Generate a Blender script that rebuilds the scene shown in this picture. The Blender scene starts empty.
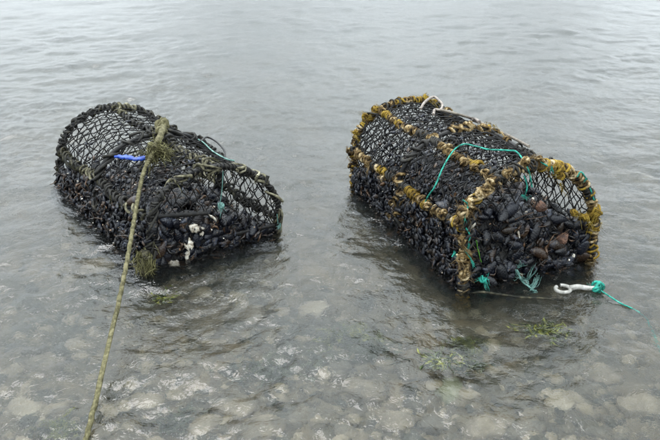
import bpy, math, random
import numpy as np
from mathutils import Vector
random.seed(7)
rng = np.random.default_rng(7)
R = math.radians
scene = bpy.context.scene
col = scene.collection

# ------------------------------------------------------------------ camera
CAM_H, CAM_PITCH, FPX = 1.07, 0.438, 799.0
cd = bpy.data.cameras.new('camera'); cam = bpy.data.objects.new('camera', cd); col.objects.link(cam)
cam.location = (0, 0, CAM_H); cam.rotation_euler = (math.pi/2 - CAM_PITCH, 0, 0)
cd.sensor_width = 36; cd.lens = FPX/660*36; cd.clip_start = .05; cd.clip_end = 2000
scene.camera = cam

# ------------------------------------------------------------------ sky and sun (bright overcast)
SUN_EL, SUN_AZ = 64, 335          # azimuth clockwise from +Y: ahead of the camera, a little to its left
wd = bpy.data.worlds.new('World'); scene.world = wd; wd.use_nodes = True
nt = wd.node_tree; nt.nodes.clear()
sky = nt.nodes.new('ShaderNodeTexSky'); sky.sky_type = 'NISHITA'; sky.sun_disc = False
sky.sun_elevation = R(SUN_EL); sky.sun_rotation = R(SUN_AZ); sky.air_density = 1.0; sky.dust_density = 2.0; sky.ozone_density = 1.0
hs = nt.nodes.new('ShaderNodeHueSaturation'); hs.inputs['Saturation'].default_value = .13
tc = nt.nodes.new('ShaderNodeTexCoord')
cn = nt.nodes.new('ShaderNodeTexNoise'); cn.inputs['Scale'].default_value = 3.2; cn.inputs['Detail'].default_value = 4; cn.inputs['Roughness'].default_value = .55
cr = nt.nodes.new('ShaderNodeMapRange'); cr.inputs['From Min'].default_value = .3; cr.inputs['From Max'].default_value = .7
cr.inputs['To Min'].default_value = .5; cr.inputs['To Max'].default_value = 1.45
ovc = nt.nodes.new('ShaderNodeMix'); ovc.data_type = 'RGBA'; ovc.inputs[0].default_value = .93
# even cloud deck, overhead brighter than the horizon as under any overcast sky (CIE overcast luminance)
sp = nt.nodes.new('ShaderNodeSeparateXYZ'); cie = nt.nodes.new('ShaderNodeMapRange'); cie.inputs['From Min'].default_value = 0; cie.inputs['From Max'].default_value = 1
cie.inputs['To Min'].default_value = .16; cie.inputs['To Max'].default_value = 1.0
deck = nt.nodes.new('ShaderNodeVectorMath'); deck.operation = 'SCALE'; deck.inputs[0].default_value = (12.3, 13.5, 14.2)
mul = nt.nodes.new('ShaderNodeVectorMath'); mul.operation = 'SCALE'
bg = nt.nodes.new('ShaderNodeBackground'); bg.inputs['Strength'].default_value = .15
wo = nt.nodes.new('ShaderNodeOutputWorld')
nt.links.new(sky.outputs[0], hs.inputs['Color']); nt.links.new(hs.outputs[0], ovc.inputs[6]); nt.links.new(ovc.outputs[2], mul.inputs[0])
nt.links.new(tc.outputs['Generated'], sp.inputs[0]); nt.links.new(sp.outputs['Z'], cie.inputs['Value']); nt.links.new(cie.outputs[0], deck.inputs['Scale']); nt.links.new(deck.outputs[0], ovc.inputs[7])
nt.links.new(tc.outputs['Generated'], cn.inputs['Vector']); nt.links.new(cn.outputs['Fac'], cr.inputs['Value'])
nt.links.new(cr.outputs[0], mul.inputs['Scale'])
nt.links.new(mul.outputs[0], bg.inputs['Color']); nt.links.new(bg.outputs[0], wo.inputs['Surface'])
sd = bpy.data.lights.new('sun', 'SUN'); sd.energy = .65; sd.angle = R(26); sd.color = (1, .97, .93)
sun = bpy.data.objects.new('sun', sd); col.objects.link(sun)
sdir = Vector((math.sin(R(SUN_AZ))*math.cos(R(SUN_EL)), math.cos(R(SUN_AZ))*math.cos(R(SUN_EL)), math.sin(R(SUN_EL))))
sun.rotation_euler = sdir.to_track_quat('Z', 'Y').to_euler(); sun.location = sdir*6
scene.view_settings.view_transform = 'Standard'; scene.view_settings.look = 'None'
scene.view_settings.exposure = 1.68; scene.view_settings.gamma = 1
scene.render.engine = 'CYCLES'
scene.cycles.use_denoising = True
scene.cycles.max_bounces = 10; scene.cycles.transmission_bounces = 8; scene.cycles.transparent_max_bounces = 8
scene.cycles.sample_clamp_indirect = 8; scene.cycles.volume_bounces = 4

# ------------------------------------------------------------------ material helpers
def newmat(name):
    m = bpy.data.materials.new(name); m.use_nodes = True
    return m, m.node_tree, m.node_tree.nodes['Principled BSDF']
def node(nt, typ, **kw):
    n = nt.nodes.new(typ)
    for k, v in kw.items():
        if k in n.inputs: n.inputs[k].default_value = v
        else: setattr(n, k, v)
    return n
def ramp(nt, fac, stops):
    r = nt.nodes.new('ShaderNodeValToRGB')
    e = r.color_ramp.elements
    while len(e) < len(stops): e.new(.5)
    for i, (p, c) in enumerate(stops):
        e[i].position = p; e[i].color = (*c, 1)
    nt.links.new(fac, r.inputs['Fac'])
    return r.outputs['Color']
WET = .72          # everything here is soaked, which darkens it
def mottled(name, stops, scale=60, rough=.6, bump=.3, bscale=None, detail=5, island=0.0, spec=.5, dist=.002, obj=False):
    """noise-mottled colour with fine relief; island adds a random shade for each separate piece"""
    m, t, b = newmat(name)
    tc = node(t, 'ShaderNodeTexCoord')
    n = node(t, 'ShaderNodeTexNoise', Scale=scale, Detail=detail, Roughness=.6)
    t.links.new(tc.outputs['Object'], n.inputs['Vector'])
    fac = n.outputs['Fac']
    if island:
        g = node(t, 'ShaderNodeNewGeometry'); oi = node(t, 'ShaderNodeObjectInfo')
        a = node(t, 'ShaderNodeMath', operation='ADD'); t.links.new(g.outputs['Random Per Island'], a.inputs[0]); t.links.new(oi.outputs['Random'], a.inputs[1])
        f = node(t, 'ShaderNodeMath', operation='FRACT'); t.links.new(a.outputs[0], f.inputs[0])
        mr = node(t, 'ShaderNodeMath', operation='MULTIPLY_ADD'); t.links.new(f.outputs[0], mr.inputs[0]); mr.inputs[1].default_value = island; mr.inputs[2].default_value = -island/2
        ad = node(t, 'ShaderNodeMath', operation='ADD'); t.links.new(fac, ad.inputs[0]); t.links.new(mr.outputs[0], ad.inputs[1]); ad.use_clamp = True
        fac = ad.outputs[0]
    t.links.new(ramp(t, fac, [(p, tuple(WET*x for x in c)) for p, c in stops]), b.inputs['Base Color'])
    b.inputs['Roughness'].default_value = rough
    b.inputs['Specular IOR Level'].default_value = spec
    if bump:
        n2 = node(t, 'ShaderNodeTexNoise', Scale=bscale or scale*3, Detail=4)
        t.links.new(tc.outputs['Object'], n2.inputs['Vector'])
        bp = node(t, 'ShaderNodeBump', Strength=bump, Distance=dist)
        t.links.new(n2.outputs['Fac'], bp.inputs['Height']); t.links.new(bp.outputs[0], b.inputs['Normal'])
    return m

M = {}
M['bar'] = mottled('black pipe', [(.3, (.006, .006, .007)), (.6, (.016, .015, .014)), (.75, (.05, .042, .03))], 45, .45, .5, spec=.15)
M['net'] = mottled('black netting', [(.3, (.005, .005, .006)), (.62, (.014, .013, .012)), (.8, (.06, .045, .028))], 70, .6, .4, spec=.12)
M['rope_black'] = mottled('black braided rope', [(.3, (.008, .008, .008)), (.6, (.028, .026, .022)), (.8, (.10, .085, .055))], 60, .7, .6, spec=.2)
M['rope_olive'] = mottled('olive rope', [(.30, (.010, .010, .007)), (.45, (.05, .045, .027)), (.58, (.14, .128, .08)), (.75, (.30, .28, .20))], 55, .8, .8, island=.35, spec=.2)
M['rope_tow'] = mottled('olive laid rope', [(.25, (.025, .022, .010)), (.5, (.095, .086, .043)), (.75, (.21, .19, .11))], 90, .85, .7, spec=.15)
M['rope_tan'] = mottled('tan weathered rope', [(.36, (.008, .006, .004)), (.46, (.07, .042, .014)), (.54, (.19, .13, .055)), (.66, (.46, .37, .23))], 48, .85, 1, island=.12, spec=.15, detail=8, dist=.004)
M['rope_yellow'] = mottled('yellow frayed rope', [(.3, (.03, .018, .005)), (.5, (.17, .105, .015)), (.75, (.36, .25, .04))], 60, .85, .6, spec=.15, island=.2)
M['fray_olive'] = mottled('frayed olive fibre', [(.25, (.025, .022, .008)), (.5, (.085, .078, .03)), (.8, (.20, .19, .09))], 60, .85, 0, island=.7, spec=.15)
M['fray_tan'] = mottled('frayed tan fibre', [(.2, (.04, .024, .010)), (.5, (.15, .095, .04)), (.8, (.32, .24, .13))], 60, .85, 0, island=.6, spec=.1)
M['teal'] = mottled('teal twine', [(.35, (.008, .07, .055)), (.5, (.02, .24, .18)), (.65, (.03, .34, .26)), (.8, (.25, .5, .43))], 60, .7, .8, spec=.2)
M['teal_pale'] = mottled('pale teal twine', [(.3, (.03, .10, .085)), (.55, (.10, .22, .19)), (.8, (.3, .42, .38))], 90, .6, .4)
M['blue'] = mottled('blue plastic', [(.3, (.002, .022, .16)), (.6, (.004, .06, .42)), (.85, (.03, .16, .55))], 80, .4, .8)
M['white'] = mottled('weathered white plastic', [(.3, (.10, .095, .08)), (.5, (.30, .29, .26)), (.8, (.46, .45, .43))], 70, .5, .6)
M['beige'] = mottled('worn beige plastic', [(.3, (.05, .038, .03)), (.5, (.19, .155, .13)), (.8, (.36, .31, .27))], 70, .6, .6)
M['cord'] = mottled('grey cord', [(.3, (.03, .025, .018)), (.5, (.13, .105, .08)), (.8, (.28, .25, .20))], 70, .75, .6)
M['shell_white'] = mottled('white shell', [(.34, (.10, .07, .045)), (.44, (.40, .35, .27)), (.6, (.58, .55, .48)), (.8, (.64, .62, .57))], 110, .4, .6)
M['stone'] = mottled('pale cobble', [(.25, (.055, .047, .025)), (.45, (.125, .10, .058)), (.6, (.19, .158, .098)), (.8, (.28, .245, .165))], 22, .7, .8, island=.5, dist=.006)
M['stone_green'] = mottled('algae cobble', [(.25, (.06, .07, .035)), (.5, (.16, .165, .09)), (.75, (.27, .26, .17))], 22, .7, .8, island=.2, dist=.006)
M['weed'] = mottled('green weed', [(.25, (.012, .02, .004)), (.5, (.055, .08, .010)), (.8, (.19, .20, .025))], 30, .3, .2, island=.8)
M['weed_dark'] = mottled('dark weed', [(.25, (.012, .02, .008)), (.5, (.035, .05, .022)), (.75, (.08, .09, .04))], 30, .4, .2, island=.6)
M['weed_brown'] = mottled('brown weed', [(.2, (.006, .004, .003)), (.45, (.014, .008, .005)), (.65, (.038, .019, .009)), (.88, (.11, .06, .03))], 40, .3, .4, island=.8, spec=.35)
M['leaf'] = mottled('fresh green blade', [(.3, (.04, .16, .012)), (.7, (.10, .30, .03))], 40, .4, .2)
M['rust'] = mottled('rusty weed', [(.3, (.010, .004, .003)), (.5, (.06, .023, .010)), (.72, (.16, .075, .04))], 90, .6, .9, island=.3, dist=.006)
M['flake'] = mottled('shell flakes', [(.12, (.02, .015, .012)), (.4, (.11, .055, .025)), (.62, (.22, .13, .07)), (.8, (.36, .28, .20)), (.95, (.66, .61, .52))], 3, .45, 0, island=1.5)

def mussel_mat():
    m, t, b = newmat('mussel shell')
    tc = node(t, 'ShaderNodeTexCoord'); g = node(t, 'ShaderNodeNewGeometry'); oi = node(t, 'ShaderNodeObjectInfo'); at = node(t, 'ShaderNodeAttribute', attribute_name='along')
    a = node(t, 'ShaderNodeMath', operation='ADD'); t.links.new(g.outputs['Random Per Island'], a.inputs[0]); t.links.new(oi.outputs['Random'], a.inputs[1])
    f = node(t, 'ShaderNodeMath', operation='FRACT'); t.links.new(a.outputs[0], f.inputs[0])
    base = ramp(t, f.outputs[0], [(0, (.001, .0012, .002)), (.5, (.002, .0024, .005)), (.78, (.005, .006, .010)), (.88, (.009, .006, .004)), (.96, (.018, .010, .006)), (1, (.045, .028, .018))])
    n = node(t, 'ShaderNodeTexNoise', Scale=85, Detail=5); t.links.new(g.outputs['Position'], n.inputs['Vector'])
    # worn bluish-grey beak: along the shell, more on some shells than on others
    wn = node(t, 'ShaderNodeMapRange'); wn.inputs['From Min'].default_value = .5; wn.inputs['From Max'].default_value = .05; t.links.new(at.outputs['Fac'], wn.inputs['Value'])
    wm = node(t, 'ShaderNodeMath', operation='MULTIPLY'); t.links.new(wn.outputs[0], wm.inputs[0]); t.links.new(ramp(t, f.outputs[0], [(.45, (0, 0, 0)), (.8, (1, 1, 1))]), wm.inputs[1])
    wk = node(t, 'ShaderNodeMath', operation='MULTIPLY'); t.links.new(wm.outputs[0], wk.inputs[0]); t.links.new(ramp(t, n.outputs['Fac'], [(.42, (0, 0, 0)), (.55, (.8, .8, .8))]), wk.inputs[1])
    m1 = node(t, 'ShaderNodeMix', data_type='RGBA'); m1.inputs[7].default_value = (.06, .068, .09, 1); t.links.new(wk.outputs[0], m1.inputs[0]); t.links.new(base, m1.inputs[6])
    spot = ramp(t, n.outputs['Fac'], [(.63, (0, 0, 0)), (.72, (.6, .6, .6))])
    mx = node(t, 'ShaderNodeMix', data_type='RGBA'); mx.inputs[7].default_value = (.10, .075, .05, 1)
    t.links.new(spot, mx.inputs[0]); t.links.new(m1.outputs[2], mx.inputs[6]); t.links.new(mx.outputs[2], b.inputs['Base Color'])
    rr = node(t, 'ShaderNodeMapRange'); rr.inputs['From Min'].default_value = .35; rr.inputs['From Max'].default_value = .65; rr.inputs['To Min'].default_value = .06; rr.inputs['To Max'].default_value = .38
    t.links.new(n.outputs['Fac'], rr.inputs['Value']); t.links.new(rr.outputs[0], b.inputs['Roughness'])
    # growth lines and fine relief
    sn = node(t, 'ShaderNodeMath', operation='MULTIPLY'); t.links.new(at.outputs['Fac'], sn.inputs[0]); sn.inputs[1].default_value = 70
    si = node(t, 'ShaderNodeMath', operation='SINE'); t.links.new(sn.outputs[0], si.inputs[0])
    n2 = node(t, 'ShaderNodeTexNoise', Scale=240, Detail=3); t.links.new(g.outputs['Position'], n2.inputs['Vector'])
    hh = node(t, 'ShaderNodeMath', operation='MULTIPLY_ADD'); t.links.new(si.outputs[0], hh.inputs[0]); hh.inputs[1].default_value = .07; t.links.new(n2.outputs['Fac'], hh.inputs[2])
    bp = node(t, 'ShaderNodeBump', Strength=.7, Distance=.0025); t.links.new(hh.outputs[0], bp.inputs['Height']); t.links.new(bp.outputs[0], b.inputs['Normal'])
    b.inputs['Specular IOR Level'].default_value = .26
    return m
M['mussel'] = mussel_mat()
M['core'] = mottled('dark muddy mass', [(.3, (.003, .003, .003)), (.6, (.010, .009, .008)), (.8, (.03, .022, .014))], 50, .6, 1, dist=.01)

def seabed_mat():
    m, t, b = newmat('seabed')
    tc = node(t, 'ShaderNodeTexCoord')
    n = node(t, 'ShaderNodeTexNoise', Scale=3.2, Detail=8, Roughness=.65, Distortion=.5); t.links.new(tc.outputs['Object'], n.inputs['Vector'])
    c1 = ramp(t, n.outputs['Fac'], [(.30, (.013, .016, .007)), (.42, (.042, .036, .018)), (.55, (.075, .058, .030)), (.72, (.125, .10, .058))])
    v = node(t, 'ShaderNodeTexVoronoi', Scale=42); t.links.new(tc.outputs['Object'], v.inputs['Vector'])
    c2 = ramp(t, v.outputs['Color'], [(.2, (.5, .5, .5)), (.8, (1.25, 1.2, 1.1))])
    mm = node(t, 'ShaderNodeMix', data_type='RGBA', blend_type='MULTIPLY'); mm.inputs[0].default_value = .8
    t.links.new(c1, mm.inputs[6]); t.links.new(c2, mm.inputs[7]); t.links.new(mm.outputs[2], b.inputs['Base Color'])
    b.inputs['Roughness'].default_value = .85
    bp = node(t, 'ShaderNodeBump', Strength=.7, Distance=.01, invert=True); t.links.new(v.outputs['Distance'], bp.inputs['Height']); t.links.new(bp.outputs[0], b.inputs['Normal'])
    return m
M['seabed'] = seabed_mat()

def water_mat():
    m, t, b = newmat('sea water')
    tc = node(t, 'ShaderNodeTexCoord')
    n = node(t, 'ShaderNodeTexNoise', Scale=34, Detail=3, Roughness=.55, Distortion=.8); t.links.new(tc.outputs['Object'], n.inputs['Vector'])
    n2 = node(t, 'ShaderNodeTexNoise', Scale=95, Detail=2, Roughness=.5, Distortion=.6); t.links.new(tc.outputs['Object'], n2.inputs['Vector'])
    bp0 = node(t, 'ShaderNodeBump', Strength=1, Distance=.0016); t.links.new(n2.outputs['Fac'], bp0.inputs['Height'])
    bp = node(t, 'ShaderNodeBump', Strength=1, Distance=.0026); t.links.new(n.outputs['Fac'], bp.inputs['Height']); t.links.new(bp0.outputs[0], bp.inputs['Normal'])
    b.inputs['Base Color'].default_value = (1, 1, 1, 1); b.inputs['Roughness'].default_value = .0
    b.inputs['IOR'].default_value = 1.333; b.inputs['Transmission Weight'].default_value = 1
    t.links.new(bp.outputs[0], b.inputs['Normal'])
    vol = node(t, 'ShaderNodeVolumePrincipled')
    vol.inputs['Color'].default_value = (.16, .185, .17, 1); vol.inputs['Density'].default_value = 2.4
    vol.inputs['Anisotropy'].default_value = .3
    out = [x for x in t.nodes if x.type == 'OUTPUT_MATERIAL'][0]
    t.links.new(vol.outputs[0], out.inputs['Volume'])
    return m
M['water'] = water_mat()

# ------------------------------------------------------------------ mesh helpers
class MB:
    """collects vertices and faces of several shapes for ONE mesh"""
    def __init__(s): s.v = []; s.f = []; s.m = []; s.n = 0; s.a = {}
    def add(s, v, f, mi=0, at=None):
        v = np.asarray(v, float).reshape(-1, 3); s.v.append(v)
        if at is not None: s.a[s.n] = at
        f = [tuple(int(i)+s.n for i in q) for q in f] if not isinstance(f, np.ndarray) else (f+s.n).tolist()
        s.f += f; s.m += [mi]*len(f); s.n += len(v)
    def build(s, name, mats, parent=None, smooth=True):
        me = bpy.data.meshes.new(name)
        V = np.concatenate(s.v) if s.v else np.zeros((0, 3))
        me.from_pydata(V.tolist(), [], s.f)
        for k in (mats if isinstance(mats, (list, tuple)) else [mats]): me.materials.append(M[k])
        if len(set(s.m)) > 1: me.polygons.foreach_set('material_index', s.m)
        if smooth: me.polygons.foreach_set('use_smooth', [True]*len(me.polygons))
        if s.a:
            A = np.zeros(s.n, np.float32)
            for k0, a in s.a.items(): A[k0:k0+len(a)] = a
            me.attributes.new('along', 'FLOAT', 'POINT').data.foreach_set('value', A)
        me.update()
        o = bpy.data.objects.new(name, me); col.objects.link(o)
        if parent is not None: o.parent = parent
        return o
def tag(o, label=None, cat=None, group=None, kind=None):
    if label: o['label'] = label
    if cat: o['category'] = cat
    if group: o['group'] = group
    if kind: o['kind'] = kind
    return o
def empty(name, loc=(0, 0, 0), rot=(0, 0, 0)):
    o = bpy.data.objects.new(name, None); col.objects.link(o); o.location = loc; o.rotation_euler = rot; o.empty_display_size = .05
    return o
def frames(P):
    P = np.asarray(P, float); T = np.gradient(P, axis=0); T /= np.linalg.norm(T, axis=1)[:, None]+1e-12
    N = np.zeros_like(P); a = np.array([0, 0, 1.]) if abs(T[0, 2]) < .9 else np.array([1., 0, 0])
    n = np.cross(T[0], a); n /= np.linalg.norm(n); N[0] = n
    for i in range(1, len(P)):
        n = n-T[i]*np.dot(n, T[i]); n /= np.linalg.norm(n)+1e-12; N[i] = n
    return P, T, N, np.cross(T, N)
def tube(mb, P, r, sides=6, lay=0.0, pitch=.03, mi=0, closed=False):
    """tube along P; lay > 0 gives the cross-section of a three-strand laid rope turning along it"""
    P, T, N, B = frames(P); n = len(P)
    r = np.broadcast_to(np.asarray(r, float), (n,))
    s = np.concatenate([[0], np.cumsum(np.linalg.norm(np.diff(P, axis=0), axis=1))])
    th = np.linspace(0, 2*np.pi, sides, endpoint=False)
    if lay:
        tw = 2*np.pi*s/pitch
        rr = r[:, None]*(1-lay+lay*1.6*np.abs(np.cos(1.5*(th[None]-tw[:, None]))))
    else: rr = np.repeat(r[:, None], sides, 1)
    V = P[:, None]+rr[..., None]*(np.cos(th)[None, :, None]*N[:, None]+np.sin(th)[None, :, None]*B[:, None])
    i = np.arange(n-1)[:, None]*sides; j = np.arange(sides)[None]; k = (j+1) % sides
    F = np.stack([i+j, i+k, i+sides+k, i+sides+j], -1).reshape(-1, 4)
    mb.add(V.reshape(-1, 3), F, mi)
    if not closed: mb.add(V[0][::-1], [tuple(range(sides))], mi); mb.add(V[-1], [tuple(range(sides))], mi)
def spline(pts, n=60):
    """Catmull-Rom through pts"""
    p = np.asarray(pts, float); p = np.vstack([2*p[0]-p[1], p, 2*p[-1]-p[-2]]); m = len(p)-3
    out = []
    for t in np.linspace(0, m-1e-9, n):
        i = int(t); u = t-i; a, b, c, d = p[i:i+4]
        out.append(.5*((2*b)+(-a+c)*u+(2*a-5*b+4*c-d)*u*u+(-a+3*b-3*c+d)*u**3))
    return np.array(out)
def coil(mb, P, rod, rr, gap, jit=.35, cover=1.0, sides=8, mis=(0,), loose=.5, fuzz=0, fmi=0):
    """worn rope wound round the bar that follows P: uneven turns, slack loops, changing direction, loose fibres"""
    P, T, N, B = frames(P); s = np.concatenate([[0], np.cumsum(np.linalg.norm(np.diff(P, axis=0), axis=1))]); L = s[-1]
    pos = rng.uniform(0, gap); ang = rng.uniform(0, 6.28); run = []; rad_run = []; spt = 12
    def flush():
        if len(run) > 6:
            q = np.array(run); w = np.array(rad_run)
            tube(mb, q, w, sides, .3, rr*5, int(rng.choice(mis)))
            for _ in range(int(fuzz*len(run)/12)):
                i = rng.integers(len(run)); fray(mb, q[i], rng.normal(0, 1, 3), 3, rng.uniform(.006, .016), .5, .0004, 1.2, mi=fmi, seg=7, srcjit=.002, curl=1.6)
    left = rng.integers(2, 6); slack = 0.; skew = 0.
    while pos < L:
        g = gap*rng.uniform(1-jit, 1+jit); on = rng.random() < cover; nslack = loose*rr*2*rng.random()**2*2; k0 = rng.uniform(0, 6.28); wid = rng.uniform(.82, 1.12); lean = rng.normal(0, .55)*gap
        for q in range(spt):
            u = q/spt; a = ang+2*np.pi*u; x = min(max(pos+g*u+lean*math.sin(a), 0), L)
            c = np.array([np.interp(x, s, P[:, d]) for d in range(3)]); i = min(np.searchsorted(s, x), len(P)-1)
            rad = rod+rr*.75+(slack*(1-u)+nslack*u)*(.5+.5*math.cos(a-k0))
            if on: run.append(c+rad*(math.cos(a)*N[i]+math.sin(a)*B[i])); rad_run.append(rr*wid*(1+.16*math.sin(a*1.7+k0)))
        slack = nslack; pos += g; left -= 1
        if not on or left <= 0:
            flush(); keep = run[-1:] if on else []; kr = rad_run[-1:] if on else []; run = list(keep); rad_run = list(kr); left = rng.integers(2, 6)
            if rng.random() < .3: pos -= gap*rng.uniform(0, .6); run = []; rad_run = []; ang = rng.uniform(0, 6.28)
    flush()
def fray(mb, base, d, n, length, spread, r=.0009, droop=.3, mi=0, seg=8, srcjit=.004, curl=.8):
    """limp frayed fibres that leave base along d, curl and hang, gathered in a few wet clumps"""
    base = np.asarray(base, float); d = np.asarray(d, float); d = d/np.linalg.norm(d)
    nc = max(1, n//9); cl = [(d+rng.normal(0, spread, 3), rng.normal(0, curl, 3), rng.normal(0, srcjit, 3)) for _ in range(nc)]
    for q in range(n):
        v, c, o = cl[q % nc]; v = v+rng.normal(0, spread*.3+.05, 3); v = v/np.linalg.norm(v); c = c+rng.normal(0, curl*.4, 3); l = length*rng.uniform(.4, 1.1)
        t = np.linspace(0, 1, seg)[:, None]
        e1 = np.cross(v, rng.normal(0, 1, 3)); e2 = np.cross(v, e1); f0 = rng.uniform(0, 6.28); fq = rng.uniform(5, 11)
        P = base+o+rng.normal(0, srcjit*.3, 3)+v*l*t+c*l*t*t*.6+np.array([0, 0, -droop*l])*t*t+.10*l*t*(e1*np.sin(fq*t+f0)+e2*np.cos(fq*.8*t+f0))
        tube(mb, P, r*np.linspace(1.2, .5, seg), 3, mi=mi, closed=True)
# ------------------------------------------------------------------ the two pots' frames
HSR = .165      # the bows slump a little to the right
W, LEN, HS, HT = .416, .756, .230, .376       # width, length, height of the straight legs, height of the bow
def rotm(yaw, pit, rol):
    cy, sy, cp, sp, c_, s_ = math.cos(yaw), math.sin(yaw), math.cos(pit), math.sin(pit), math.cos(rol), math.sin(rol)
    return np.array([[cy, -sy, 0], [sy, cy, 0], [0, 0, 1]])@np.array([[1, 0, 0], [0, cp, -sp], [0, sp, cp]])@np.array([[c_, 0, s_], [0, 1, 0], [-s_, 0, c_]])
POT = {'L': dict(o=np.array([-.355, 2.067, -.121]), R=rotm(.615, -.019, .175), zb=-.03, hsr=.205, rails=[180, 97, 47, 0]),
       'R': dict(o=np.array([.548, 1.947, -.066]), R=rotm(.37, -.046, .006), zb=-.10, hsr=.165, rails=[180, 122, 60, 0])}
def arc(a, k=1.0):
    """local (x, z) of the bow at angle a (deg, 180 = left shoulder, 90 = top); beyond 0..180 it runs down the straight legs (1 deg = 3 mm)"""
    a = np.asarray(a, float); c = np.clip(a, 0, 180); t = np.radians(c)
    hb = np.where(c < 90, HSR, HS); x = W/2*np.cos(t)*k; z = hb+(HT-hb)*np.sin(t)*k
    z = z-np.maximum(a-180, 0)*.003-np.maximum(-a, 0)*.003
    return x, z
def toworld(k, p): return np.asarray(p, float)@POT[k]['R'].T+POT[k]['o']
def project(p):
    d = np.asarray(p, float)-[0, 0, CAM_H]; c, s = math.cos(CAM_PITCH), math.sin(CAM_PITCH)
    dep = d[..., 1]*c-d[..., 2]*s; up = d[..., 1]*s+d[..., 2]*c
    return np.stack([330+FPX*d[..., 0]/dep, 220-FPX*up/dep], -1)
def on_plane(px, py, z=0.0):
    c, s = math.cos(CAM_PITCH), math.sin(CAM_PITCH); x = (px-330)/FPX; y = (220-py)/FPX
    d = np.array([x, c+y*s, -s+y*c]); t = (z-CAM_H)/d[2]
    return np.array([0, 0, CAM_H])+d*t
def on_pot(k, px, py, off=.006):
    """local point on the pot's camera-facing skin (left half and top)"""
    global HSR
    HSR = POT[k]['hsr']
    A, V = np.meshgrid(np.arange(40, 250, 1.0), np.linspace(0, 1, 160)); x, z = arc(A); n = np.stack([x, V*LEN, z], -1)
    d = ((project(toworld(k, n))-[px, py])**2).sum(-1); i = np.unravel_index(np.argmin(d), d.shape)
    p = n[i]; q = np.array([p[0], 0, max(p[2]-HS, 0)*1.6]); q = q/(np.linalg.norm(q)+1e-9)
    return p+q*off
def on_end(k, px, py, off=.006):
    """local point on the near end panel"""
    o, Rm = POT[k]['o'], POT[k]['R']; c = np.array([0, 0, CAM_H]); w = on_plane(px, py, 0)-c
    co = (c-o)@Rm; d = w@Rm; t = (-off-co[1])/d[1]
    return co+d*t

# ------------------------------------------------------------------ setting: seabed and water
def seabed_z(x, y):
    y = np.asarray(y, float); x = np.asarray(x, float)
    z = -.075-.070*np.clip((y-1.15)/1.0, -1.2, 1.4)-.06*np.clip(y-2.55, 0, 60)+.012*np.sin(3.1*x+1.3*y)+.01*np.sin(5.3*y-2.2*x+1)+.006*np.sin(11*x+7*y)
    return np.maximum(z, -2.5)
def graded(lo, hi, core0, core1, step, grow=1.12):
    c = list(np.arange(core0, core1, step)); a = []; s = step; p = core0
    while p > lo: s = min(s*grow, 30); p -= s; a.append(p)
    b = []; s = step; p = c[-1]
    while p < hi: s = min(s*grow, 30); p += s; b.append(p)
    return np.array(a[::-1]+c+b)
def grid_mesh(name, xs, ys, zf, mat, skirt=None):
    X, Y = np.meshgrid(xs, ys); Z = zf(X, Y); nx, ny = len(xs), len(ys)
    V = np.stack([X, Y, Z], -1).reshape(-1, 3)
    i = np.arange(ny-1)[:, None]*nx; j = np.arange(nx-1)[None]
    F = np.stack([i+j, i+j+1, i+nx+j+1, i+nx+j], -1).reshape(-1, 4)
    me = bpy.data.meshes.new(name)
    if skirt is None: loops = F.ravel(); tot = np.full(len(F), 4)
    else:
        ring = np.concatenate([np.arange(nx), np.arange(1, ny)*nx+nx-1, (ny-1)*nx+np.arange(nx-2, -1, -1), np.arange(ny-2, 0, -1)*nx])
        low = V[ring].copy(); low[:, 2] = skirt; m = len(ring); n0 = len(V); V = np.vstack([V, low])
        k = np.arange(m); k2 = (k+1) % m
        S = np.stack([ring[k], n0+k, n0+k2, ring[k2]], -1)
        loops = np.concatenate([F.ravel(), S.ravel(), n0+k[::-1]]); tot = np.concatenate([np.full(len(F)+len(S), 4), [m]])
    me.vertices.add(len(V)); me.vertices.foreach_set('co', V.ravel())
    me.loops.add(len(loops)); me.loops.foreach_set('vertex_index', loops.astype(np.int32))
    me.polygons.add(len(tot)); me.polygons.foreach_set('loop_start', np.concatenate([[0], np.cumsum(tot)[:-1]]).astype(np.int32)); me.polygons.foreach_set('loop_total', tot.astype(np.int32))
    sm = np.ones(len(tot), bool); sm[len(F):] = False
    me.polygons.foreach_set('use_smooth', sm)
    me.update(calc_edges=True); me.validate()
    me.materials.append(M[mat]); o = bpy.data.objects.new(name, me); col.objects.link(o)
    return tag(o, kind='structure')
grid_mesh('seabed', graded(-150, 150, -2.6, 2.6, .03, 1.25), graded(-12, 300, .6, 5.0, .03, 1.25), seabed_z, 'seabed')

wr = np.random.default_rng(11)
waves = []
for lo, hi, n, slope, ang, sp in ((.35, .9, 10, .030, 108, 32), (.14, .35, 26, .060, 102, 40), (.06, .14, 44, .076, 90, 50), (.026, .06, 44, .12, 0, 180)):
    for _ in range(n):
        lam = math.exp(wr.uniform(math.log(lo), math.log(hi))); th = R(ang+wr.normal(0, sp)) if sp < 180 else wr.uniform(0, 6.28)
        k = 2*math.pi/lam; waves.append((k*math.cos(th), k*math.sin(th), slope*math.sqrt(2/n)/k, wr.uniform(0, 6.28), lam))
wxs = graded(-140, 140, -2.3, 2.3, .0075, 1.04)
wys = [1.0]; st = .0065
while wys[-1] < 290:
    y_ = wys[-1]; st = .0065 if y_ < 3.0 else min(.0065+(y_-3.0)*.0062, .03) if y_ < 7 else st*1.06
    wys.append(y_+st)
wys = np.concatenate([graded(-11, .985, .96, .985, .02, 1.2), wys])
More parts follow.
